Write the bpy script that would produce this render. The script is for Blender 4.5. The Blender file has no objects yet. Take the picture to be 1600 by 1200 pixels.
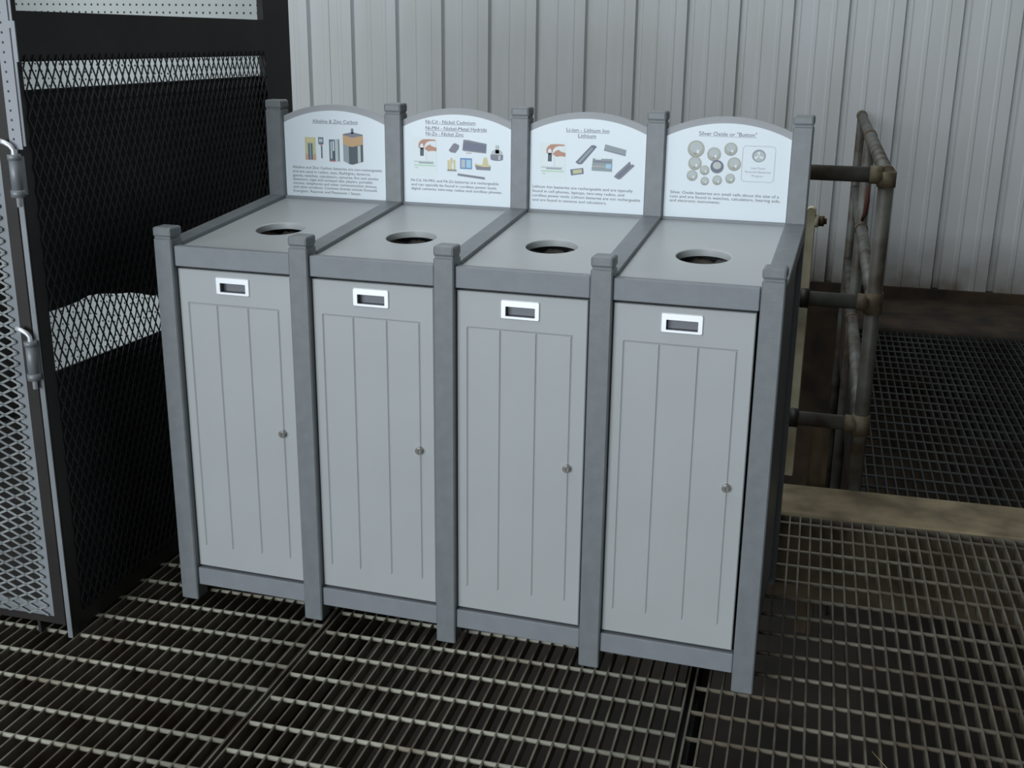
import bpy, bmesh, math, random
from mathutils import Matrix, Vector, Euler
random.seed(7)
S = bpy.context.scene
COL = S.collection
PI = math.pi

# ------------------------------------------------------------------ camera
cam_d = bpy.data.cameras.new('camera'); cam = bpy.data.objects.new('camera', cam_d); COL.objects.link(cam)
cam.location = (1.6735, -2.3954, 1.4669)
a0, a1, a2 = 0.2999, 1.2747, 0.0116
cam.rotation_mode = 'XYZ'
cam.rotation_euler = (Matrix.Rotation(a0, 3, 'Z') @ Matrix.Rotation(a1, 3, 'X') @ Matrix.Rotation(a2, 3, 'Z')).to_euler()
cam_d.sensor_width = 36.0
cam_d.lens = 1773.0 / 1600 * 36
cam_d.clip_start = 0.02; cam_d.clip_end = 100
S.camera = cam
# ------------------------------------------------------------------ view, world, daylight
S.view_settings.view_transform = 'Standard'; S.view_settings.look = 'None'
S.view_settings.gamma = 1; S.view_settings.use_curve_mapping = False
S.view_settings.exposure = 0.0
w = bpy.data.worlds.new('world'); S.world = w; w.use_nodes = True
w.node_tree.nodes['Background'].inputs[0].default_value = (0.75, 0.88, 1.0, 1)
w.node_tree.nodes['Background'].inputs[1].default_value = 0.6

def area(name, loc, target, sx, sy, power, col):
    d = bpy.data.lights.new(name, 'AREA'); d.shape = 'RECTANGLE'; d.size = sx; d.size_y = sy
    d.energy = power; d.color = col
    o = bpy.data.objects.new(name, d); COL.objects.link(o); o.location = loc
    o.rotation_euler = (Vector(target) - Vector(loc)).to_track_quat('-Z', 'Y').to_euler()
    return o
# daylight through the open bay door behind and to the left of the camera
area('bay_door_daylight', (-2.0, -9.8, 2.45), (-0.4, 0, 1.2), 8.0, 4.2, 820, (0.88, 0.95, 1.0))
# added overhead area light that lifts the lids and the back wall
area('overhead_fill', (-1.2, 1.0, 4.93), (-1.2, 1.0001, 0), 4.6, 6.0, 215, (0.90, 0.97, 1.0))

# ------------------------------------------------------------------ materials
def lin(c):
    return tuple(((x/255)/12.92 if x/255 <= .04045 else ((x/255+.055)/1.055)**2.4) for x in c)
def mat(name, col, rough=0.6, metal=0.0, spec=0.4, var=0.0, vscale=8.0, col2=None, bump=0.0, bscale=60.0, stretch=(1,1,1), lo=.35, hi=.65):
    m = bpy.data.materials.new(name); m.use_nodes = True
    nt = m.node_tree; b = nt.nodes['Principled BSDF']
    b.inputs['Roughness'].default_value = rough; b.inputs['Metallic'].default_value = metal
    b.inputs['Specular IOR Level'].default_value = spec
    tc = nt.nodes.new('ShaderNodeTexCoord'); mp = nt.nodes.new('ShaderNodeMapping')
    mp.inputs['Scale'].default_value = stretch
    nt.links.new(tc.outputs['Object'], mp.inputs[0])
    n = nt.nodes.new('ShaderNodeTexNoise'); n.inputs['Scale'].default_value = vscale; n.inputs['Detail'].default_value = 5
    nt.links.new(mp.outputs[0], n.inputs['Vector'])
    r = nt.nodes.new('ShaderNodeValToRGB')
    r.color_ramp.elements[0].position = lo; r.color_ramp.elements[1].position = hi
    c2 = col2 if col2 else tuple(x*(1-var) for x in col)
    r.color_ramp.elements[0].color = (*c2, 1); r.color_ramp.elements[1].color = (*col, 1)
    nt.links.new(n.outputs['Fac'], r.inputs[0]); nt.links.new(r.outputs[0], b.inputs['Base Color'])
    if bump:
        n2 = nt.nodes.new('ShaderNodeTexNoise'); n2.inputs['Scale'].default_value = bscale
        bp = nt.nodes.new('ShaderNodeBump'); bp.inputs['Strength'].default_value = bump; bp.inputs['Distance'].default_value = .002
        nt.links.new(mp.outputs[0], n2.inputs['Vector']); nt.links.new(n2.outputs['Fac'], bp.inputs['Height'])
        nt.links.new(bp.outputs[0], b.inputs['Normal'])
    m.use_fake_user = True
    return m
M = {}
M['lumber'] = mat('charcoal recycled lumber', (.190, .207, .218), .45, var=.12, vscale=30, bump=.12, bscale=260, spec=.6)
M['lumber_light'] = mat('grey recycled lumber', (.236, .252, .272), .5, var=.08, vscale=20, bump=.12, bscale=260, spec=.45)
M['panel'] = mat('light grey panel', (.425, .445, .448), .36, var=.04, vscale=5, bump=.05, bscale=400, spec=.6)
M['board'] = mat('grey sign board', (.37, .378, .395), .55, var=.04)
M['sign'] = mat('white sign face', (.76, .83, .88), .3, var=.02, vscale=3)
M['chrome'] = mat('satin chrome', (.92, .94, .97), .38, metal=.55, spec=.8)
M['pocket'] = mat('grey pull pocket', (.16, .165, .18), .45, metal=.4)
M['steel'] = mat('nickel steel', (.62, .60, .56), .28, metal=.9, var=.2, vscale=200)
M['liner'] = mat('dark liner', (.30, .28, .26), .5, bump=1.0, bscale=25, var=.4, vscale=15)
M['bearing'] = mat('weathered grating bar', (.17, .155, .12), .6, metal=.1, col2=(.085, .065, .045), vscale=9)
M['rod'] = mat('galvanised cross rod', (.38, .37, .30), .6, metal=.1, col2=(.19, .16, .11), vscale=5, lo=.3, hi=.5)
M['rod_darker'] = mat('darker cross rod', (.19, .175, .135), .6, metal=.1, col2=(.10, .08, .055), vscale=5)  # darker tone of the cross rod, for the right-hand panels
M['bar_dark'] = mat('dark grating bar', (.028, .029, .028), .65, col2=(.012, .010, .008), vscale=5)  # near-black bars and rods for the panels beyond the curb
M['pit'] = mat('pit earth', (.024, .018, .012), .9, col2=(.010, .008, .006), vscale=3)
M['concrete'] = mat('dirty concrete curb', (.27, .215, .13), .85, col2=(.13, .10, .06), vscale=7, bump=.8, bscale=40)
M['dark_concrete'] = mat('dark stained concrete', (.058, .036, .020), .9, col2=(.018, .013, .009), vscale=5, bump=.8, bscale=30)
M['plank'] = mat('old wood', (.13, .09, .05), .8, col2=(.06, .04, .022), vscale=10, stretch=(3, 3, .6))
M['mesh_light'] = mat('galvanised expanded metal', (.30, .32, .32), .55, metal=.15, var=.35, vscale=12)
M['mesh_shaded'] = mat('shaded expanded metal', (.045, .046, .052), .5, metal=.5, var=.3, vscale=12)  # same steel as the door mesh, with the side's shade in its colour
M['frame_dark'] = mat('dark painted steel', (.022, .018, .016), .55, var=.4, vscale=10)
M['frame_light'] = mat('pale steel angle', (.27, .29, .31), .45, metal=.2, var=.25, vscale=6)
M['sheet'] = mat('black sheet', (.014, .012, .010), .7, var=.4, vscale=6)
M['pipe'] = mat('worn grey pipe', (.125, .128, .115), .5, metal=.1, col2=(.05, .035, .022), vscale=9)  # grey darkened for the shadow on the railing; brown mottling is wear
M['fitting'] = mat('stained pipe fitting', (.15, .125, .08), .65, metal=.1, col2=(.07, .045, .025), vscale=20)
M['cream'] = mat('cream painted steel', (.80, .74, .55), .6, col2=(.60, .52, .34), vscale=14)
M['rust'] = mat('rusty nut', (.14, .085, .045), .7, metal=.4, col2=(.05, .035, .02), vscale=60)
M['red'] = mat('faded red webbing', (.085, .026, .018), .8, var=.3)
M['ink'] = mat('grey ink', (.15, .145, .18), .6)
M['ink2'] = mat('dark ink', (.11, .108, .12), .6)
M['straw'] = mat('dry straw', (.35, .27, .14), .8)
M['roof'] = mat('roof sheet', (.16, .16, .155), .7)
M['dim_wall'] = mat('dim side wall', (.06, .06, .055), .8)
for k, c in {'p_yellow': (196, 197, 155), 'p_orange': (203, 165, 140), 'p_copper': (200, 165, 125), 'p_black': (84, 94, 102), 'p_grey': (132, 134, 144),
             'p_silver': (150, 160, 165), 'p_light': (188, 196, 196), 'p_hand': (190, 145, 125), 'p_green': (170, 215, 170), 'p_blue': (115, 150, 195),
             'p_red': (180, 110, 105), 'p_cell': (178, 179, 170), 'p_cellhi': (194, 198, 196), 'p_ring': (115, 120, 140), 'p_sky': (165, 205, 228),
             'p_line': (150, 160, 172), 'p_steel': (95, 115, 130), 'p_white': (228, 236, 238), 'p_gold': (212, 202, 155), 'p_cellsh': (152, 151, 145)}.items():
    M[k] = mat('print ' + k[2:], lin(c), .5)

# painted wall sheet with rust-brown dirt creeping up from the bottom
def wall_material():
    m = bpy.data.materials.new('white painted metal siding'); m.use_nodes = True
    nt = m.node_tree; b = nt.nodes['Principled BSDF']; b.inputs['Roughness'].default_value = .55
    b.inputs['Specular IOR Level'].default_value = .3
    tc = nt.nodes.new('ShaderNodeTexCoord'); sp = nt.nodes.new('ShaderNodeSeparateXYZ'); nt.links.new(tc.outputs['Object'], sp.inputs[0])
    mp = nt.nodes.new('ShaderNodeMapping'); mp.inputs['Scale'].default_value = (3, 3, .5); nt.links.new(tc.outputs['Object'], mp.inputs[0])
    n = nt.nodes.new('ShaderNodeTexNoise'); n.inputs['Scale'].default_value = 2.2; n.inputs['Detail'].default_value = 7
    nt.links.new(mp.outputs[0], n.inputs['Vector'])
    r = nt.nodes.new('ShaderNodeValToRGB'); r.color_ramp.elements[0].position = .3; r.color_ramp.elements[1].position = .7
    r.color_ramp.elements[0].color = (.55, .56, .55, 1); r.color_ramp.elements[1].color = (.60, .61, .63, 1)
    nt.links.new(n.outputs['Fac'], r.inputs[0])
    # dirt: strongest at the foot of the sheet, broken by noise
    n2 = nt.nodes.new('ShaderNodeTexNoise'); n2.inputs['Scale'].default_value = 6; n2.inputs['Detail'].default_value = 6
    nt.links.new(tc.outputs['Object'], n2.inputs['Vector'])
    mr = nt.nodes.new('ShaderNodeMapRange'); mr.inputs['From Min'].default_value = .08; mr.inputs['From Max'].default_value = .42
    mr.inputs['To Min'].default_value = 1.1; mr.inputs['To Max'].default_value = 0
    nt.links.new(sp.outputs['Z'], mr.inputs['Value'])
    mu = nt.nodes.new('ShaderNodeMath'); mu.operation = 'MULTIPLY'; nt.links.new(mr.outputs[0], mu.inputs[0])
    ad = nt.nodes.new('ShaderNodeMath'); ad.operation = 'ADD'; ad.inputs[1].default_value = .15; nt.links.new(n2.outputs['Fac'], ad.inputs[0])
    nt.links.new(ad.outputs[0], mu.inputs[1])
    mx = nt.nodes.new('ShaderNodeMix'); mx.data_type = 'RGBA'
    nt.links.new(mu.outputs[0], mx.inputs['Factor']); nt.links.new(r.outputs[0], mx.inputs['A']); mx.inputs['B'].default_value = (.10, .075, .05, 1)
    nt.links.new(mx.outputs['Result'], b.inputs['Base Color'])
    return m
M['wall'] = wall_material()

# white perforated board: a regular grid of small dark holes
def perforated(name, base, ax, pitches, rad):
    m = bpy.data.materials.new(name); m.use_nodes = True
    nt = m.node_tree; b = nt.nodes['Principled BSDF']; b.inputs['Roughness'].default_value = .6
    tc = nt.nodes.new('ShaderNodeTexCoord'); sp = nt.nodes.new('ShaderNodeSeparateXYZ'); nt.links.new(tc.outputs['Object'], sp.inputs[0])
    def mth(op, x, y=None, v=None):
        q = nt.nodes.new('ShaderNodeMath'); q.operation = op; nt.links.new(x, q.inputs[0])
        if y is not None: nt.links.new(y, q.inputs[1])
        if v is not None: q.inputs[1].default_value = v
        return q.outputs[0]
    d = []
    for a, pitch in zip(ax, pitches):
        f = mth('FRACT', mth('DIVIDE', sp.outputs[a], v=pitch)); f = mth('SUBTRACT', f, v=.5); f = mth('MULTIPLY', f, v=pitch); d.append(mth('MULTIPLY', f, f))
    s = mth('LESS_THAN', mth('ADD', d[0], d[1]), v=rad*rad)
    mx = nt.nodes.new('ShaderNodeMix'); mx.data_type = 'RGBA'; nt.links.new(s, mx.inputs['Factor'])
    mx.inputs['A'].default_value = (*base, 1); mx.inputs['B'].default_value = (.03, .03, .03, 1)
    nt.links.new(mx.outputs['Result'], b.inputs['Base Color'])
    return m
M['peg'] = perforated('white pegboard', (.56, .60, .59), 'XZ', (.0254, .0254), .0038)
M['perf_angle'] = perforated('perforated steel angle', (.34, .35, .38), 'XZ', (.040, .0205), .0028)

# ------------------------------------------------------------------ mesh helpers
class MB:
    def __init__(s): s.bm = bmesh.new(); s.mats = []
    def mi(s, m):
        if m not in s.mats: s.mats.append(m)
        return s.mats.index(m)
    def poly(s, pts, m):
        vs = [s.bm.verts.new(p) for p in pts]; f = s.bm.faces.new(vs); f.material_index = s.mi(m); return f
    def merge(s, b, m):
        k = s.mi(m); vm = {v: s.bm.verts.new(v.co) for v in b.verts}
        for f in b.faces:
            try:
                g = s.bm.faces.new([vm[v] for v in f.verts]); g.material_index = k; g.smooth = f.smooth
            except ValueError: pass
        b.free()
    def box(s, x0, x1, y0, y1, z0, z1, m, bev=0, seg=1):
        b = bmesh.new(); bmesh.ops.create_cube(b, size=1)
        for v in b.verts:
            v.co = Vector(((x0+x1)/2 + v.co.x*(x1-x0), (y0+y1)/2 + v.co.y*(y1-y0), (z0+z1)/2 + v.co.z*(z1-z0)))
        if bev: bmesh.ops.bevel(b, geom=list(b.edges), offset=bev, segments=seg, affect='EDGES', profile=.5)
        s.merge(b, m)
    def prism(s, pts, axis_vec, m, bev=0):
        # pts: closed planar outline, extruded by axis_vec
        b = bmesh.new(); av = Vector(axis_vec)
        v0 = [b.verts.new(p) for p in pts]; v1 = [b.verts.new(Vector(p)+av) for p in pts]
        n = len(pts)
        b.faces.new(v0); b.faces.new(v1[::-1])
        for i in range(n): b.faces.new((v0[i], v1[i], v1[(i+1) % n], v0[(i+1) % n]))
        bmesh.ops.recalc_face_normals(b, faces=b.faces)
        if bev: bmesh.ops.bevel(b, geom=list(b.edges), offset=bev, segments=2, affect='EDGES')
        s.merge(b, m)
    def tube(s, path, r, m, seg=16, caps=True):
        # swept tube through the points of path; r one radius or one per point
        P = [Vector(p) for p in path]; n = len(P); R = r if isinstance(r, (list, tuple)) else [r]*n
        k = s.mi(m); rings = []; up = None
        for i, p in enumerate(P):
            t = (P[min(i+1, n-1)] - P[max(i-1, 0)]).normalized()
            if up is None:
                up = Vector((0, 0, 1)) if abs(t.z) < .9 else Vector((1, 0, 0))
            up = (up - t*up.dot(t)).normalized(); sd = t.cross(up)
            rings.append([s.bm.verts.new(p + (up*math.cos(a) + sd*math.sin(a))*R[i]) for a in [2*PI*j/seg for j in range(seg)]])
        for i in range(n-1):
            for j in range(seg):
                f = s.bm.faces.new((rings[i][j], rings[i+1][j], rings[i+1][(j+1) % seg], rings[i][(j+1) % seg])); f.smooth = True; f.material_index = k
        if caps:
            for q in (rings[0][::-1], rings[-1]):
                f = s.bm.faces.new(q); f.material_index = k
    def build(s, name, parent=None, loc=None):
        me = bpy.data.meshes.new(name); bmesh.ops.recalc_face_normals(s.bm, faces=s.bm.faces)
        s.bm.to_mesh(me); s.bm.free()
        for m in s.mats: me.materials.append(M[m] if isinstance(m, str) else m)
        o = bpy.data.objects.new(name, me); COL.objects.link(o)
        if parent: o.parent = parent
        if loc: o.location = loc
        return o
def thing(name, label, cat, loc=(0, 0, 0), rz=0, group=None):
    o = bpy.data.objects.new(name, None); COL.objects.link(o); o.location = loc; o.rotation_euler = (0, 0, rz)
    o.empty_display_size = .1
    tag(o, label, cat, group); return o
def tag(o, label, cat, group=None, kind=None):
    o['label'] = label; o['category'] = cat
    if group: o['group'] = group
    if kind: o['kind'] = kind
    return o
def struct(o, label=None, cat=None, rz=None):
    o['kind'] = 'structure'
    if label: o['label'] = label
    if cat: o['category'] = cat
    if rz is not None: o.rotation_euler = (0, 0, rz)
    return o
RG = math.radians(2.6)      # the building stands 2.6 degrees off the row of bins

# ------------------------------------------------------------------ setting: back wall of ribbed siding
WA = math.atan(.0274)
def siding(x0, x1, z0, z1):
    b = MB(); prof = [(x0, 0)]
    n0 = int(math.floor((x0 + 1.855)/.3048)) + 1
    def minor(x): return [(x-.016, 0), (x-.010, -.0030), (x+.010, -.0030), (x+.016, 0)]
    k = n0
    while True:
        c = -1.855 + k*.3048
        if c + .28 > x1: break
        prof += [(c-.023, 0), (c-.014, .038), (c+.014, .038), (c+.023, 0)]
        prof += minor(c+.1016) + minor(c+.2032)
        k += 1
    prof.append((x1, 0))
    lo = [b.bm.verts.new((x, y, z0)) for x, y in prof]; hi = [b.bm.verts.new((x, y, z1)) for x, y in prof]
    for i in range(len(prof)-1):
        f = b.bm.faces.new((lo[i], lo[i+1], hi[i+1], hi[i])); f.material_index = b.mi('wall')
    return b
wb = siding(-6.4, 6.8, .075, 5.0)
wb.box(-1.745, -1.722, -.006, 0, .075, 5.0, 'wall', .002)       # lapped seam of two sheets
o = wb.build('wall_back', loc=(0, 4.578, 0)); struct(o, 'white ribbed metal siding behind the bins and the pipe railing', 'wall', WA)
b = MB(); b.box(-6.4, 6.8, -.03, .35, -1.4, .075, 'dark_concrete')
struct(b.build('trim_1', loc=(0, 4.58, 0)), 'dark stained concrete footing under the ribbed metal siding', 'footing', WA)
# shell of the hall
b = MB(); b.box(-6.55, -6.4, -10.2, 5.0, -1.4, 5.0, 'dim_wall'); struct(b.build('wall_left'))
b = MB(); b.box(6.8, 6.95, -10.2, 5.2, -1.4, 5.0, 'dim_wall'); struct(b.build('wall_right'))
b = MB(); b.box(-6.55, 6.95, -10.2, 5.2, 5.0, 5.1, 'roof'); struct(b.build('ceiling'))
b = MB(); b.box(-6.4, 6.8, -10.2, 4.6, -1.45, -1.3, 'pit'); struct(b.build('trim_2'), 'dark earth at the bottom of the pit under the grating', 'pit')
b = MB(); b.box(2.2, 6.8, -10.35, -10.2, -1.4, 5.0, 'dim_wall'); b.box(-6.4, -6.1, -10.35, -10.2, -1.4, 5.0, 'dim_wall'); b.box(-6.1, 2.2, -10.35, -10.2, 4.7, 5.0, 'dim_wall')
struct(b.build('wall_front'))

# ------------------------------------------------------------------ setting: steel bar grating floor panels
def grating(x0, x1, y0, y1, ph, bar='bearing', rod='rod'):
    b = MB(); P = .0315; n = int(round((x1-x0)/P)); kr = b.mi(rod)
    for i in range(n):
        x = x0 + .004 + i*(x1-x0-.008)/(n-1)
        b.box(x-.0024, x+.0024, y0, y1, -.030, 0, bar)
    y = ph + math.ceil((y0+.01-ph)/.1052)*.1052
    while y < y1-.01:
        b.tube([(x0+.004, y, -.0052), (x1-.004, y, -.0052)], .0054, rod, 8)
        y += .1052
    for yy in (y0, y1): b.box(x0, x1, yy-.003, yy+.003, -.03, -.0005, bar)
    return b
for nm, x0, x1, y0, y1, ph, mt, lb in (
        ('floor', -1.450, -.510, -1.6, 1.038, -.045, ('bearing', 'rod'), 'steel bar grating panel under the wire cage at far left'),
        ('floor', -.505, .436, -1.6, 1.038, -.0340, ('bearing', 'rod'), 'steel bar grating panel under the leftmost bin of the row'),
        ('floor', .443, 1.381, -1.6, 1.038, -.0600, ('bearing', 'rod'), 'steel bar grating panel under the middle bins'),
        ('floor', 1.390, 2.326, -1.6, 1.038, -.0660, ('bearing', 'rod_darker'), 'steel bar grating panel right of the bins, before the concrete curb'),
        ('floor', 2.333, 3.270, -1.6, 1.038, -.0600, ('bearing', 'rod_darker'), 'steel bar grating panel at the right edge of the photo'),
        ('floor', 1.800, 2.650, 1.312, 3.70, .02, ('bar_dark', 'bar_dark'), 'dark grating panel beyond the concrete curb, right of the pipe railing'),
        ('floor', 2.657, 3.560, 1.312, 3.70, .04, ('bar_dark', 'bar_dark'), 'dark grating panel beyond the curb at the far right')):
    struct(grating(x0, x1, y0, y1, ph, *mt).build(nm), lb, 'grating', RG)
b = MB()
b.box(-1.5, 4.2, 1.043, 1.306, -.30, .006, 'concrete', .006)
struct(b.build('trim_3'), 'tan dirt-covered concrete curb between the two grating floors', 'curb', RG)
b = MB(); b.box(1.80, 4.4, 3.705, 4.72, -.30, .012, 'dark_concrete', .01)
struct(b.build('trim_4'), 'dark stained concrete ledge at the foot of the ribbed wall, right', 'ledge', RG)
# steel beams carrying the grating
b = MB()
for x in (-.507, .440, 1.386, 2.330, 3.27): b.box(x-.02, x+.02, -1.6, 1.038, -.20, -.0305, 'frame_dark')
for x in (1.80, 2.634, 3.57): b.box(x, x+.04, 1.312, 3.70, -.25, -.0305, 'frame_dark')
struct(b.build('trim_5'), 'dark steel beams carrying the grating panels', 'beams', RG)

# ------------------------------------------------------------------ the row of four battery bins
W = .37; PW = .05; YB = .585
bank = thing('battery_recycling_station', 'grey four-compartment battery recycling station with white arched signs, standing on the grating', 'recycling bin', (0, 0, 0))
def make_post(h):
    b = MB(); b.box(0, PW, 0, PW, 0, h, 'lumber', .003)
    p = b.build('post')
    c = MB(); c.box(.003, PW-.003, .003, PW-.003, h-.002, h+.004, 'lumber')
    c.box(-.0008, PW+.0008, -.0008, PW+.0008, h+.003, h+.028, 'lumber', .006, 2)
    c.build('post_cap', p)
    return p
fp = make_post(.984); fp.parent = bank
bp_ = make_post(1.262); bp_.parent = bank; bp_.location = (0, YB, 0)
def dup(o, parent, loc):
    c = o.copy(); COL.objects.link(c); c.parent = parent; c.location = loc
    for ch in list(o.children):
        d = ch.copy(); COL.objects.link(d); d.parent = c
        for g in list(ch.children):
            e = g.copy(); COL.objects.link(e); e.parent = d
    return c
for i in range(1, 5):
    dup(fp, bank, (i*W, 0, 0)); dup(bp_, bank, (i*W, YB, 0))
SL = (1.0105-.958)/(.585-.02)
def lidz(y): return .958 + (y-.02)*SL
def make_door():
    # local x: 0 at left edge, front at y=0 (towards the camera), z from 0
    wd, hd = .3115, .811; gx = [.0265, .1065, .1930, .2760]; gt = .7245; gb = .062
    hx0, hx1, hz0, hz1 = .119, .1885, .760, .782
    b = MB(); g = .0028; d = .0030
    xs = sorted(set([0, .002, wd-.002, wd, hx0, hx1] + [q for x in gx for q in (x-g, x, x+g)]))
    zs = sorted(set([0, .002, hd-.002, hd, hz0, hz1, gb, gb-.004, gt-g, gt, gt+g]))
    def dep(x, z):
        if x in (0, wd) or z in (0, hd): return .002
        for q in gx:
            if abs(x-q) < 1e-6 and gb-1e-6 <= z <= gt+1e-6: return d
        if abs(z-gt) < 1e-6 and gx[0]-1e-6 <= x <= gx[-1]+1e-6: return d
        return 0
    V = {(i, j): b.bm.verts.new((x, dep(x, z), z)) for i, x in enumerate(xs) for j, z in enumerate(zs)}
    k = b.mi('panel')
    for i in range(len(xs)-1):
        for j in range(len(zs)-1):
            if hx0-1e-6 <= xs[i] < hx1-1e-6 and hz0-1e-6 <= zs[j] < hz1-1e-6: continue
            f = b.bm.faces.new((V[i, j], V[i+1, j], V[i+1, j+1], V[i, j+1])); f.material_index = k
    t = .020; c = [b.bm.verts.new((x, t, z)) for x, z in ((0, 0), (wd, 0), (wd, hd), (0, hd))]
    f = b.bm.faces.new(c); f.material_index = k
    nx, nz = len(xs)-1, len(zs)-1
    e = [V[i, 0] for i in range(nx+1)]; b.bm.faces.new(e + [c[1], c[0]]).material_index = k
    e = [V[i, nz] for i in range(nx+1)]; b.bm.faces.new(e + [c[2], c[3]]).material_index = k
    e = [V[0, j] for j in range(nz+1)]; b.bm.faces.new(e + [c[3], c[0]]).material_index = k
    e = [V[nx, j] for j in range(nz+1)]; b.bm.faces.new(e + [c[2], c[1]]).material_index = k
    door = b.build('door')
    h = MB(); ox0, ox1, oz0, oz1 = .1065, .2000, .7525, .7975
    def ring(y, x0, x1, z0, z1, r, n=4):
        out = []
        for cx, cz, a in ((x1-r, z1-r, 0), (x0+r, z1-r, 90), (x0+r, z0+r, 180), (x1-r, z0+r, 270)):
            for q in range(n+1):
                t_ = math.radians(a + 90*q/n); out.append((cx + r*math.cos(t_), y, cz + r*math.sin(t_)))
        return out
    R_ = [ring(.0005, ox0, ox1, oz0, oz1, .004), ring(-.0015, ox0, ox1, oz0, oz1, .004), ring(-.003, ox0+.002, ox1-.002, oz0+.002, oz1-.002, .003),
          ring(-.003, hx0-.0005, hx1+.0005, hz0-.0005, hz1+.0005, .0015), ring(.0005, hx0, hx1, hz0, hz1, .0015)]
    RV = [[h.bm.verts.new(p) for p in q] for q in R_]
    for q in range(4):
        n = len(RV[0])
        for j in range(n):
            f = h.bm.faces.new((RV[q][j], RV[q][(j+1) % n], RV[q+1][(j+1) % n], RV[q+1][j])); f.material_index = h.mi('chrome')
    # recessed pocket behind the frame
    pk = h.mi('pocket'); y0, y1 = .0005, .015
    A = [(hx0, hz0), (hx1, hz0), (hx1, hz1), (hx0, hz1)]
    fa = [h.bm.verts.new((x, y0, z)) for x, z in A]; fb = [h.bm.verts.new((x, y1, z)) for x, z in A]
    for j in range(4):
        f = h.bm.faces.new((fa[j], fa[(j+1) % 4], fb[(j+1) % 4], fb[j])); f.material_index = pk
    f = h.bm.faces.new(fb); f.material_index = pk
    ho = h.build('pull_handle', door); ho['label'] = 'silver recessed pull with grey pocket'
    kn = MB(); kx, kz = .2730, .4065
    kn.tube([(kx, .001, kz), (kx, -.004, kz)], .0085, 'steel', 24)
    kn.tube([(kx, -.004, kz), (kx, -.010, kz), (kx, -.0118, kz)], [.0092, .0092, .0075], 'steel', 24)
    kn.box(kx-.0007, kx+.0007, -.0122, -.0117, kz-.004, kz+.004, 'frame_dark')
    ko = kn.build('lock_knob', door); ko['label'] = 'round nickel lock'
    return door
def make_lid():
    # local: x 0..W-PW, follows the slope; hole cut through a slab
    b = MB(); k = b.mi('panel'); x0, x1 = 0, W-PW; y0, y1 = .030, YB+.004; th = .017; N = 64
    cx, cy, r = .160, .262, .0640
    def z(y): return lidz(y)
    def edge(a):
        dx, dy = math.cos(a), math.sin(a); t = 1e9
        if dx > 1e-9: t = min(t, (x1-cx)/dx)
        if dx < -1e-9: t = min(t, (x0-cx)/dx)
        if dy > 1e-9: t = min(t, (y1-cy)/dy)
        if dy < -1e-9: t = min(t, (y0-cy)/dy)
        return cx+dx*t, cy+dy*t
    ang = sorted(set([2*PI*i/N for i in range(N)] + [math.atan2(yy-cy, xx-cx) % (2*PI) for xx in (x0, x1) for yy in (y0, y1)]))
    L = []
    for a in ang:
        ex, ey = edge(a); c, s = math.cos(a), math.sin(a)
        pts = [(ex, ey, z(ey)-th), (ex, ey, z(ey))]
        for rr, dz in ((r+.003, 0), (r+.0008, -.0008), (r, -.003), (r, -th)):
            pts.append((cx+rr*c, cy+rr*s, z(cy+rr*s)+dz))
        L.append([b.bm.verts.new(p) for p in pts])
    for i in range(len(L)):
        A, B = L[i], L[(i+1) % len(L)]
        for j in range(6):
            f = b.bm.faces.new((A[j], B[j], B[(j+1) % 6], A[(j+1) % 6])); f.material_index = k
    return b.build('lid')
def make_liner():
    b = MB(); cx, cy = .160, .262; N = 40; prev = None
    rnd = random.Random(3); ph = [rnd.uniform(0, 6.28) for _ in range(6)]
    for q, (rr, zz) in enumerate(((.085, .959), (.092, .955), (.097, .945), (.090, .934), (.07, .926), (.045, .930), (.02, .924), (.002, .926))):
        ring = [b.bm.verts.new((cx + rr*(1+.05*math.sin(7*a+ph[0]+q)+.04*math.sin(3*a+ph[1]))*math.cos(a), cy + rr*(1+.05*math.sin(5*a+ph[2]+q))*math.sin(a),
                zz + .006*math.sin(9*a+ph[3]+q*1.3) - (.004 if q == 0 else 0))) for a in [2*PI*j/N for j in range(N)]]
        if prev:
            for j in range(N):
                f = b.bm.faces.new((prev[j], prev[(j+1) % N], ring[(j+1) % N], ring[j])); f.material_index = b.mi('liner'); f.smooth = True
        prev = ring
    return b.build('bin_liner')
def arc_outline(x0, x1, zb, zs, zc, n=40):
    # flat bottom, straight sides, arched top
    w_ = (x1-x0)/2; h_ = zc-zs; R_ = (w_*w_+h_*h_)/(2*h_); cz = zc-R_; cx = (x0+x1)/2
    a = math.asin(w_/R_); pts = [(x0, zb), (x1, zb)]
    for i in range(n+1):
        t = a - 2*a*i/n; pts.append((cx+R_*math.sin(t), cz+R_*math.cos(t)))
    return pts

def text_mesh(b, s, x, z, width, y, m, size=.012, weight=.0, center=False):
    """lettering laid flat on a sign face: starts at x, baseline z, set to the given width"""
    cu = bpy.data.curves.new('t', 'FONT'); cu.body = s; cu.size = 1.0; cu.offset = weight; cu.resolution_u = 3
    ob = bpy.data.objects.new('t', cu); COL.objects.link(ob)
    dg = bpy.context.evaluated_depsgraph_get(); me = bpy.data.meshes.new_from_object(ob.evaluated_get(dg))
    xs = [v.co.x for v in me.vertices]; lo, hi = min(xs), max(xs); k = b.mi(m)
    sx = width/(hi-lo); vm = [b.bm.verts.new((x + (v.co.x-lo)*sx, y, z + v.co.y*size)) for v in me.vertices]
    for p in me.polygons:
        try: f = b.bm.faces.new([vm[i] for i in p.vertices]); f.material_index = k
        except ValueError: pass
    bpy.data.objects.remove(ob); bpy.data.curves.remove(cu); bpy.data.meshes.remove(me)

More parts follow.
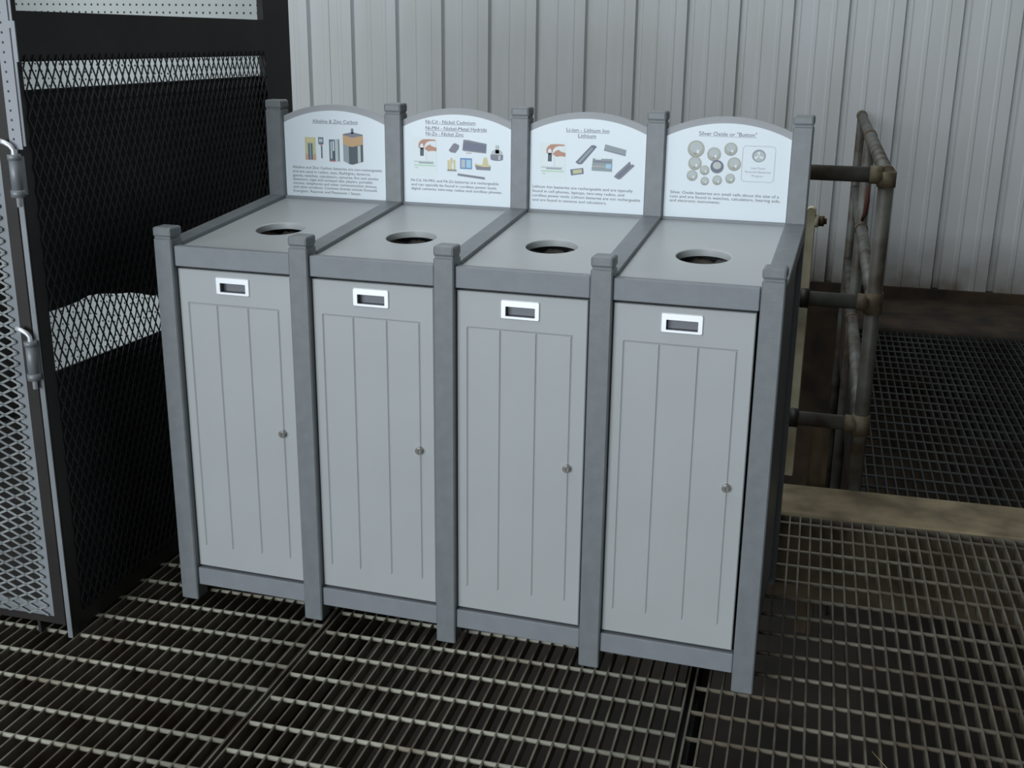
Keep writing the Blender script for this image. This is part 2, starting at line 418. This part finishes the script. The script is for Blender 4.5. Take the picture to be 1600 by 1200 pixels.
ZS = 1.018      # printed coordinates below: x across the compartment, z above this line
def flat(b, pts, y, m):
    b.poly([(x, y, ZS+z) for x, z in pts], m)
def rect(b, x0, z0, x1, z1, y, m): flat(b, [(x0, z0), (x1, z0), (x1, z1), (x0, z1)], y, m)
def disc(b, cx, cz, rx, rz, y, m, n=28): flat(b, [(cx+rx*math.cos(2*PI*i/n), cz+rz*math.sin(2*PI*i/n)) for i in range(n)], y, m)
def bar(b, x0, z0, x1, z1, w_, y, m):
    d = Vector((x1-x0, z1-z0)).normalized(); n = Vector((-d.y, d.x))*w_/2
    flat(b, [(x0+n.x, z0+n.y), (x0-n.x, z0-n.y), (x1-n.x, z1-n.y), (x1+n.x, z1+n.y)], y, m)
Y1, Y2, Y3, Y4 = .5994, .5991, .5988, .5985
def hand_picture(b, dx=0, dz=0):
    # a hand lowering a taped battery into a pouch, green caption lines below
    rect(b, .078+dx, .078+dz, .150+dx, .181+dz, Y1, 'p_white')
    flat(b, [(.097+dx, .152+dz), (.0965+dx, .163+dz), (.101+dx, .171+dz), (.110+dx, .1765+dz), (.128+dx, .1775+dz), (.147+dx, .1765+dz), (.147+dx, .173+dz), (.131+dx, .1725+dz), (.121+dx, .169+dz), (.115+dx, .161+dz), (.113+dx, .152+dz)], Y2, 'p_hand')
    flat(b, [(.114+dx, .151+dz), (.121+dx, .158+dz), (.130+dx, .163+dz), (.138+dx, .158+dz), (.150+dx, .155+dz), (.150+dx, .145+dz), (.137+dx, .146+dz), (.125+dx, .144+dz)], Y2, 'p_hand')
    disc(b, .1065+dx, .157+dz, .005, .008, Y3, 'p_white', 14)
    rect(b, .1015+dx, .131+dz, .1125+dx, .1535+dz, Y3, 'p_black')
    flat(b, [(.0965+dx, .117+dz), (.120+dx, .117+dz), (.118+dx, .144+dz), (.1125+dx, .144+dz), (.1125+dx, .131+dz), (.1015+dx, .131+dz), (.1015+dx, .144+dz), (.098+dx, .144+dz)], Y4, 'sign')
    rect(b, .083+dx, .114+dz, .142+dx, .1165+dz, Y3, 'p_light'); rect(b, .097+dx, .1105+dz, .140+dx, .1135+dz, Y3, 'p_silver')
    rect(b, .083+dx, .104+dz, .146+dx, .1065+dz, Y3, 'p_green'); rect(b, .086+dx, .097+dz, .095+dx, .099+dz, Y3, 'p_light')
def para(b, lines, m='ink2', size=.0105):
    for s, x, z, x2 in lines: text_mesh(b, s, x, ZS+z, x2-x, Y1, m, size, 0)
def head(b, s, x, z, x2, size=.0135, line=True):
    text_mesh(b, s, x, ZS+z, x2-x, Y1, 'ink', size, 0)
    if line: rect(b, x, z-.0022, x2, z-.0013, Y1, 'ink')
def sign_alkaline(b):
    head(b, 'Alkaline & Zinc Carbon', .142, .2115, .283)
    para(b, [('Alkaline and Zinc Carbon batteries are non-rechargeable', .073, .0805, .354), ('and are used in radios, toys, flashlights, lanterns,', .073, .0685, .319),
             ('games, watches, calculators, cameras, fire and smoke', .073, .0568, .3425), ('detectors, tape and compact disc players, portable', .073, .0460, .324),
             ('stereos, telephones and other communication devices,', .073, .0348, .3385), ('and other products. Common brands include Duracell,', .073, .0238, .339),
             ('Energizer, Rayovac and Panasonic / Sanyo.', .073, .0120, .288)])
    rect(b, .116, .106, .1495, .170, Y1, 'p_yellow'); rect(b, .116, .106, .1495, .122, Y2, 'p_orange')
    rect(b, .121, .156, .145, .168, Y2, 'p_gold'); rect(b, .1255, .107, .1315, .153, Y3, 'p_steel'); rect(b, .134, .107, .1395, .153, Y3, 'p_steel'); rect(b, .1318, .107, .1337, .154, Y3, 'p_light')
    rect(b, .158, .152, .1745, .171, Y1, 'p_steel'); rect(b, .1605, .157, .172, .167, Y2, 'p_light'); rect(b, .161, .149, .172, .1515, Y2, 'p_red')
    rect(b, .1625, .106, .1705, .149, Y1, 'p_white'); rect(b, .1660, .112, .1705, .148, Y2, 'p_steel')
    rect(b, .192, .104, .211, .166, Y1, 'p_steel'); rect(b, .1965, .112, .2015, .160, Y2, 'p_light'); rect(b, .204, .128, .2075, .162, Y2, 'p_white')
    rect(b, .2035, .108, .2095, .134, Y3, 'p_black'); rect(b, .1945, .104, .2105, .1075, Y3, 'p_red')
    rect(b, .213, .104, .225, .168, Y1, 'p_light'); rect(b, .2205, .106, .2235, .166, Y2, 'p_steel')
    flat(b, [(.236, .107), (.256, .0985), (.2645, .0975), (.2975, .107), (.2975, .182), (.2655, .1885), (.236, .182)], Y1, 'p_black')
    flat(b, [(.236, .107), (.2535, .0990), (.2535, .150), (.236, .158)], Y2, 'p_silver'); flat(b, [(.281, .103), (.290, .1055), (.290, .152), (.281, .150)], Y2, 'p_light')
    flat(b, [(.236, .155), (.2535, .1485), (.266, .1475), (.2975, .155), (.2975, .180), (.2655, .174), (.236, .180)], Y3, 'p_copper')
    flat(b, [(.236, .180), (.2655, .173), (.2975, .180), (.268, .1885)], Y4, 'p_grey')
    rect(b, .2620, .184, .2690, .1985, Y4, 'p_ring')
def sign_nickel(b):
    head(b, 'Ni-Cd - Nickel Cadmium', .1185, .2205, .264); head(b, 'Ni-MH - Nickel-Metal Hydride', .1185, .2035, .297); head(b, 'Ni-Zn - Nickel Zinc', .119, .1885, .230)
    hand_picture(b)
    flat(b, [(.186, .149), (.199, .167), (.2045, .1695), (.217, .164), (.216, .155), (.206, .1425), (.192, .144)], Y1, 'p_grey')
    flat(b, [(.226, .151), (.2295, .1795), (.243, .1790), (.297, .1705), (.2955, .1445), (.232, .1490)], Y1, 'p_grey'); flat(b, [(.229, .154), (.232, .174), (.294, .167), (.2925, .149)], Y2, 'p_ring')
    rect(b, .237, .143, .253, .1445, Y1, 'p_red')
    rect(b, .322, .146, .333, .168, Y1, 'p_light'); disc(b, .3265, .147, .0165, .009, Y1, 'p_light'); flat(b, [(.3085, .130), (.344, .130), (.3445, .143), (.308, .143)], Y2, 'p_grey'); disc(b, .3265, .130, .017, .004, Y1, 'p_grey'); rect(b, .331, .129, .337, .141, Y3, 'p_light')
    for x, z in ((.1825, .122), (.1905, .129), (.1990, .124)): rect(b, x, .095, x+.0065, z, Y1, 'p_gold'); 
    rect(b, .1955, .098, .201, .114, Y2, 'p_white'); rect(b, .1820, .0925, .2090, .0975, Y3, 'p_cellsh')
    rect(b, .2195, .100, .2545, .130, Y1, 'p_blue'); rect(b, .2235, .104, .2345, .1255, Y2, 'p_light'); rect(b, .238, .104, .2515, .1255, Y2, 'p_sky')
    flat(b, [(.263, .112), (.309, .109), (.308, .099), (.267, .0995)], Y1, 'p_grey'); flat(b, [(.262, .117), (.287, .112), (.309, .1135), (.309, .109), (.287, .108), (.264, .112)], Y2, 'p_gold')
    flat(b, [(.284, .112), (.2885, .133), (.2975, .134), (.303, .113)], Y1, 'p_gold')
    flat(b, [(.212, .081), (.2125, .0875), (.292, .0800), (.2925, .0735)], Y1, 'p_grey')
    para(b, [('Ni-Cd, Ni-MH, and Ni-Zn batteries are rechargeable', .073, .0600, .332), ('and can typically be found in cordless power tools,', .0735, .0480, .3275), ('digital cameras, two-way radios and cordless phones.', .0735, .0368, .342)])
def sign_lithium(b):
    head(b, 'Li-ion - Lithium Ion', .1515, .2120, .268); head(b, 'Lithium', .184, .1975, .2325)
    hand_picture(b)
    flat(b, [(.178, .132), (.186, .1265), (.196, .1270), (.2285, .1655), (.2360, .1745), (.229, .1785), (.221, .1780)], Y1, 'p_ring'); flat(b, [(.185, .133), (.191, .1300), (.2265, .1690), (.221, .1730)], Y2, 'p_silver')
    flat(b, [(.255, .1660), (.2585, .1820), (.316, .1690), (.3135, .1530)], Y1, 'p_silver'); flat(b, [(.2555, .1680), (.3145, .1555), (.3135, .1530), (.2548, .1655)], Y2, 'p_grey')
    flat(b, [(.223, .1115), (.2255, .1440), (.279, .1440), (.279, .1105)], Y1, 'p_silver'); rect(b, .227, .1335, .277, .1385, Y2, 'p_grey'); rect(b, .226, .1215, .262, .1255, Y2, 'p_cell'); rect(b, .233, .141, .249, .145, Y2, 'p_white')
    rect(b, .262, .1185, .2765, .1305, Y3, 'p_sky')
    flat(b, [(.164, .1120), (.200, .1175), (.202, .1020), (.167, .0960)], Y1, 'p_ring'); flat(b, [(.171, .1105), (.196, .1145), (.1975, .1045), (.173, .1000)], Y2, 'p_yellow')
    flat(b, [(.2845, .0975), (.296, .0915), (.303, .0925), (.3400, .1290), (.333, .1330), (.3305, .1300), (.3260, .1400), (.290, .1055)], Y1, 'p_grey'); flat(b, [(.292, .0990), (.299, .0960), (.330, .1275), (.325, .1310)], Y2, 'p_ring')
    para(b, [('Lithium Ion batteries are rechargeable and are typically', .0595, .0590, .337), ('found in cell phones, laptops, two-way radios, and', .0595, .0470, .3145),
             ('cordless power tools. Lithium batteries are not rechargeable', .0597, .0352, .358), ('and are found in cameras and calculators.', .0600, .0232, .267)])
def sign_silver(b):
    head(b, 'Silver Oxide or "Button"', .1345, .2140, .2815, .0145, False)
    rect(b, .1345, .2118, .2815, .2126, Y1, 'p_line')
    for x, z, r in ((.129, .1805, .0220), (.176, .1685, .0178), (.218, .183, .0168), (.229, .1455, .0174), (.128, .1435, .0175), (.154, .1266, .0124), (.1855, .1368, .0172), (.1225, .1118, .0142), (.156, .0988, .0110), (.188, .1024, .0125), (.221, .1081, .0125)):
        ring_ = 'p_ring' if abs(x-.1855) < 1e-6 else 'p_cell'
        disc(b, x, z-.0015, r, r*.98, Y1, 'p_cellsh'); disc(b, x, z, r*.98, r*.92, Y2, ring_); disc(b, x, z+r*.12, r*(.62 if ring_ == 'p_ring' else .72), r*(.55 if ring_ == 'p_ring' else .62), Y3, 'p_cellhi' if ring_ == 'p_ring' else 'p_light')
        if ring_ != 'p_ring': rect(b, x+r*.1, z-r*.55, x+r*.38, z-r*.15, Y4, 'p_white'); rect(b, x-r*.25, z-r*.72, x+r*.1, z-r*.55, Y4, 'p_cellsh')
    # badge: rounded outline with a round cell emblem and three short lines
    x0, x1, z0, z1, r, wd = .249, .331, .1015, .1915, .009, .0009
    for q in ((x0+r, z0, x1-r, z0), (x0+r, z1, x1-r, z1), (x0, z0+r, x0, z1-r), (x1, z0+r, x1, z1-r)): bar(b, *q, wd, Y1, 'p_line')
    for cx, cz, a in ((x1-r, z1-r, 0), (x0+r, z1-r, 90), (x0+r, z0+r, 180), (x1-r, z0+r, 270)):
        for q in range(6):
            t0, t1 = math.radians(a+15*q), math.radians(a+15*(q+1)); bar(b, cx+r*math.cos(t0), cz+r*math.sin(t0), cx+r*math.cos(t1), cz+r*math.sin(t1), wd, Y1, 'p_line')
    disc(b, .290, .1675, .0172, .0160, Y1, 'p_silver'); disc(b, .291, .1665, .0140, .0128, Y2, 'p_light')
    for a in (90, 210, 330):
        t = math.radians(a); bar(b, .290+.002*math.cos(t), .167+.002*math.sin(t), .290+.012*math.cos(t), .167+.011*math.sin(t), .0045, Y3, 'p_white')
        bar(b, .290+.009*math.cos(t+.5), .167+.009*math.sin(t+.5), .290+.009*math.cos(t-.2), .167+.009*math.sin(t-.2), .0025, Y4, 'sign')
    text_mesh(b, 'Used Power', .272, ZS+.1335, .037, Y1, 'p_line', .0075, 0); text_mesh(b, 'Recycled Batteries', .258, ZS+.1240, .065, Y1, 'p_line', .0075, 0); text_mesh(b, 'Program', .2755, ZS+.1142, .028, Y1, 'p_line', .0075, 0)
    para(b, [('Silver Oxide batteries are small cells about the size of a', .0675, .0625, .348), ('coin and are found in watches, calculators, hearing aids,', .067, .0515, .3515), ('and electronic instruments.', .067, .0408, .199)])

door0 = make_door(); door0.parent = bank; door0.location = (PW+.0015, .018, .098)
lid0 = make_lid(); lid0.parent = bank; lid0.location = (PW, 0, 0)
liner0 = make_liner(); liner0.parent = bank; liner0.location = (PW, 0, 0)
liner0['label'] = 'dark liner bag below the round hole'
for i, f in enumerate((sign_alkaline, sign_nickel, sign_lithium, sign_silver)):
    if i:
        dup(door0, bank, (i*W+PW+.0015, .018, .098)); dup(lid0, bank, (i*W+PW, 0, 0))
        q = dup(liner0, bank, (i*W+PW, 0, 0))
    b = MB(); b.box(PW, W-.0025, .010, .034, .9155, .966, 'lumber_light', .002); b.build('top_rail', bank, (i*W, 0, 0))
    b = MB(); b.box(PW, W-.0015, .010, .034, .043, .0925, 'lumber_light', .002); b.build('kick_rail', bank, (i*W, 0, 0))
    b = MB(); b.box(PW, W, YB+.006, YB+.045, .992, 1.0185, 'lumber_light', .001); b.build('back_rail', bank, (i*W, 0, 0))
    b = MB(); b.box(PW, W, YB+.02, YB+.035, .05, 1.0, 'panel'); b.build('back_panel', bank, (i*W, 0, 0))
    b = MB(); b.prism([(x, .6020, z) for x, z in arc_outline(PW, W, 1.0186, 1.2455, 1.2805)], (0, .018, 0), 'board')
    sb = b.build('sign_board', bank, (i*W, 0, 0))
    b = MB(); b.prism([(x, .5998, z) for x, z in arc_outline(PW+.001, W-.001, 1.0188, 1.2275, 1.2640)], (0, .0021, 0), 'sign')
    f(b)
    sf = b.build('sign_face', sb)
    sf['label'] = ('white sign on alkaline and zinc carbon batteries with four battery pictures', 'white sign with three nickel headings and a hand picture',
                   'white sign headed Li-ion Lithium with grey battery packs', 'white sign on silver oxide button cells')[i]
    b = MB(); b.box(PW, W, .05, YB, .06, .075, 'panel'); b.build('floor_panel', bank, (i*W, 0, 0))
for i in range(5):
    # sloping divider rail from front post to back post
    b = MB(); y0, y1 = PW, YB
    b.prism([(0, y0, lidz(y0)-.035), (0, y1, lidz(y1)-.035), (0, y1, lidz(y1)+.0095), (0, y0, lidz(y0)+.0095)], (PW, 0, 0), 'lumber', .0015)
    b.build('divider_rail', bank, (i*W, 0, 0))
    b = MB(); b.box(.012, PW-.012, PW, YB, .05, .935, 'lumber'); b.build('side_panel', bank, (i*W, 0, 0))

# ------------------------------------------------------------------ expanded-metal cage at left (building frame)
def expanded(b, u0, u1, v0, v1, pu, pv, sw, th, place, m, clip=True):
    """diamond lattice: u,v plane coordinates; place(u,v,d) -> xyz; bars pu wide, pv high diamonds"""
    k = b.mi(m)
    def strand(p, q):
        d = (Vector(q)-Vector(p)); L = d.length
        if L < 1e-5: return
        d /= L; n = Vector((-d.y, d.x))*sw/2
        c = [Vector(p)+n, Vector(q)+n, Vector(q)-n, Vector(p)-n]
        f = [b.bm.verts.new(place(x.x, x.y, 0)) for x in c]; g = [b.bm.verts.new(place(x.x, x.y, th)) for x in c]
        b.bm.faces.new(f).material_index = k; b.bm.faces.new(g[::-1]).material_index = k
        for j in (0, 2):
            b.bm.faces.new((f[j], g[j], g[j+1], f[j+1])).material_index = k
    nu = int(math.ceil((u1-u0)/pu)); nv = int(math.ceil((v1-v0)/pv))
    for i in range(nu+1):
        for j in range(nv+1):
            cx, cy = u0 + i*pu, v0 + j*pv       # centre of a diamond
            L_, R_, T_, B_ = (cx-pu/2, cy), (cx+pu/2, cy), (cx, cy+pv/2), (cx, cy-pv/2)
            for p, q in ((L_, T_), (T_, R_), (R_, B_), (B_, L_)):
                mx_, my_ = (p[0]+q[0])/2, (p[1]+q[1])/2
                if u0 <= mx_ <= u1 and v0 <= my_ <= v1: strand(p, q)
cage = thing('wire_cage', 'tall storage cage of expanded metal with black side, left of the recycling station', 'cage', (0, 0, 0), RG)
XS, YF = -.150, -.2685
b = MB(); b.box(XS-.004, XS, YF, YF+.045, .0, 2.2, 'frame_dark'); b.box(XS-.013, XS, YF-.003, YF, 0, 1.218, 'frame_light')
b.box(XS-.013, XS, YF, YF+.004, 0, 2.2, 'frame_dark'); o = b.build('corner_post', cage); o['label'] = 'upright steel corner angle with a pale front edge'
b = MB(); b.box(.008, .040, -.006, -.003, 1.218, 1.60, 'perf_angle'); b.box(.0, .026, -.006, -.003, 1.60, 2.2, 'perf_angle')
b.box(.040, .047, -.003, -.001, 1.225, 1.60, 'frame_light'); b.box(.0475, .054, -.006, -.003, 1.405, 1.49, 'frame_light')
b.box(.0400, .0480, -.006, -.003, 1.475, 1.49, 'frame_light')
o = b.build('perforated_strip', cage, (-.173, YF, 0)); o['label'] = 'pale perforated steel strip on the corner'
b = MB(); b.box(XS-.02, XS, .955, 1.14, 0, 2.2, 'frame_dark'); b.build('rear_post', cage)
b = MB(); b.box(XS-.012, XS, YF+.045, .955, 1.404, 1.512, 'frame_dark'); b.build('header_plate', cage)
b = MB(); b.box(XS-.012, XS, YF+.045, .955, 1.575, 2.2, 'frame_dark'); b.build('upper_plate', cage)
b = MB(); b.box(XS-.03, XS, YF+.045, .955, .012, .055, 'frame_dark'); b.build('bottom_rail', cage)
b = MB(); expanded(b, YF+.045, .955, .055, 1.405, .0282, .0545, .0036, -.002, lambda u, v, d: (XS+.003+d, u, v), 'mesh_shaded')
o = b.build('side_mesh', cage); o['label'] = 'diamond mesh side panel in a shaded tone'
b = MB(); b.box(XS-.04, XS-.001, YF+.006, YF+.045, .03, 2.2, 'frame_dark')
b.box(-1.3, XS-.04, YF+.002, YF+.03, .032, .052, 'frame_dark'); b.box(-.200, -.166, YF-.002, YF+.03, .032, 2.2, 'frame_dark', .002)
df = b.build('door_frame', cage)
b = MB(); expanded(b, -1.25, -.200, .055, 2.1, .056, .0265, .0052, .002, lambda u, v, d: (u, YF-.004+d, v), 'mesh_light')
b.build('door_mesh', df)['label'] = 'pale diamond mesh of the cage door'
b = MB(); b.box(-.230, -.200, YF+.002, YF+.006, .05, 2.1, 'frame_light'); b.box(-1.25, -.230, YF+.002, YF+.006, .052, .085, 'frame_light');
b.build('mesh_edging', df)['label'] = 'pale flat steel edging behind the door mesh'
b = MB(); b.box(-.252, -.244, YF, YF+.02, 0, .034, 'frame_dark'); b.build('foot', df)
def hinge(z, dx=0):
    b = MB(); x, y = XS-.014+dx, YF-.016
    b.tube([(x, y, z), (x, y, z+.088)], .0125, 'frame_light', 20)
    b.tube([(x, y, z-.004), (x, y, z+.012)], .0155, 'frame_light', 20); b.tube([(x, y, z+.078), (x, y, z+.090)], .0145, 'frame_light', 20)
    b.box(x-.004, x+.012, y, YF+.002, z, z+.085, 'frame_light')
    h = b.build('hinge', cage)
    p = MB(); p.tube([(x, y, z-.026), (x, y, z+.100), (x-.006, y-.002, z+.109), (x-.018, y-.004, z+.116), (x-.030, y-.004, z+.119)], .0055, 'chrome', 12)
    p.build('hinge_pin', h)
hinge(1.118, .014); hinge(.690)
# inner sheets and board
b = MB(); 
up = [(YF+.05, .83), (-.13, .829), (-.092, .830), (-.04, .836), (.0, .832), (.05, .822), (.10, .812), (.14, .806), (.20, .790), (.25, .774), (1.10, .70), (1.10, 1.342), (YF+.05, 1.342)]
b.prism([(XS-.020, y, z) for y, z in up], (-.006, 0, 0), 'sheet')
b.build('lining_sheet', cage)['label'] = 'upper black sheet with wavy lower edge'
b = MB(); b.prism([(XS-.020, y, z) for y, z in [(YF+.05, .055), (1.10, .055), (1.10, .655), (.22, .669), (YF+.05, .682)]], (-.006, 0, 0), 'sheet')
b.build('lining_sheet', cage)['label'] = 'lower black sheet'
b = MB(); b.box(-1.37, -.22, 1.20, 1.212, .03, 2.2, 'peg')
o = b.build('pegboard'); o.rotation_euler = (0, 0, RG); tag(o, 'white perforated board seen through the gaps of the black cage', 'pegboard')
b = MB(); b.box(-1.45, -1.40, .25, 1.25, .0, 2.2, 'frame_dark'); b.build('shade_board', cage)  # dark board added to keep the inside of the cage dark
b = MB(); b.box(-1.40, XS-.04, YF+.05, 1.19, .004, .016, 'frame_dark'); b.build('shade_sheet', cage)  # dark sheet added over the bright rods, as shade inside the cage

# ------------------------------------------------------------------ pipe railing round the pit
rail = thing('pipe_railing', 'stained steel pipe guard railing with three rails, right of the recycling station', 'railing', (1.727, 1.40, 0))
O = Vector((1.727, 1.40, 0)); E_ = Vector((1.600, 4.53, 0)); R0 = .0245
def L(p): return tuple(Vector(p)-O)
for z in (1.066, .655, .238):
    b = MB(); b.tube([L((.45, 1.40, z)), L((1.69, 1.40, z))], R0, 'pipe', 20); b.build('front_rail', rail)
    b = MB(); a = O + (E_-O)*.012; b.tube([L((a.x, a.y, z)), L((E_.x, E_.y, z))], R0, 'pipe', 20); sr = b.build('side_rail', rail)
    f = MB(); f.tube([L((1.675, 1.40, z)), L((1.712, 1.40, z))], R0+.004, 'fitting', 20)
    f.tube([L((1.727, 1.40, z-.036)), L((1.727, 1.40, z+.036 if z < 1 else z+.012))], R0+.0045, 'fitting', 20)
    q = O + (E_-O)*.004; r_ = O + (E_-O)*.022; f.tube([L((q.x, q.y, z)), L((r_.x, r_.y, z))], R0+.004, 'fitting', 20)
    f.build('corner_fitting', rail)['label'] = 'brown stained pipe fitting'
    f = MB()
    q = O + (E_-O)*.495; r_ = O + (E_-O)*.525; f.tube([L((q.x, q.y, z)), L((r_.x, r_.y, z))], R0+.0045, 'fitting', 20)
    f.build('coupling', rail)
    if z > 1:
        f = MB(); q = O + (E_-O)*.955; f.tube([L((q.x, q.y, z)), L((E_.x, E_.y, z))], R0+.005, 'fitting', 20); f.build('coupling', rail)
    if z < 1:
        f = MB(); f.tube([L((1.495, 1.40, z)), L((1.523, 1.40, z))], R0+.008, 'frame_dark', 20); f.build('coupling', rail)['label'] = 'dark pipe coupling'
for t in (0, .51, .985):
    p = O + (E_-O)*t
    z0 = -.3 if t < .1 else -1.3
    b = MB(); b.tube([L((p.x, p.y, z0)), L((p.x, p.y, 1.05))], R0, 'pipe', 20)
    b.build('railing_post', rail)

# cream upright with its bolt
cp = thing('steel_upright', 'cream painted flat steel upright with a bolt near its rounded top', 'upright', (1.503, 1.47, .006))
b = MB(); pts = [(-.015, 0, .0), (.015, 0, .0)]; n = 10
pts += [(.015*math.cos(PI*i/n), 0, .925+.015*math.sin(PI*i/n)) for i in range(n+1)]
b.prism([(x, -.02, z) for x, _, z in pts], (0, .05, 0), 'cream', .0015); b.build('bar', cp)
b = MB(); z = .895
b.tube([(.015, 0, z), (.024, 0, z)], .022, 'cream', 24); b.tube([(.024, 0, z), (.027, 0, z)], .020, 'steel', 24)
b.tube([(.027, 0, z), (.044, 0, z)], .017, 'rust', 6); b.tube([(.044, 0, z), (.052, 0, z)], .010, 'rust', 12)
b.build('bolt', cp)['label'] = 'rusty hex nut and washer'
b = MB(); b.box(1.568, 1.634, 1.452, 1.49, -.6, .236, 'plank', .003)
tag(b.build('wood_plank'), 'short brown wooden plank upright behind the lowest railing pipe', 'plank')
# faded red strap tied round the railing and hanging end
b = MB(); b.tube([(1.672, 2.86, .86), (1.676, 2.84, .80), (1.672, 2.84, .74), (1.662, 2.86, .71)], [.008, .011, .010, .006], 'red', 8)
tag(b.build('strap'), 'faded red strap hanging beside the middle railing post', 'strap')
# straw lying on the grating, bottom right
b = MB(); b.tube([(1.80, -.145, .003), (1.83, -.20, .006), (1.88, -.235, .004), (1.97, -.262, .003)], .0009, 'straw', 5)
tag(b.build('straw'), 'thin pale straw lying on the grating at bottom right', 'straw')
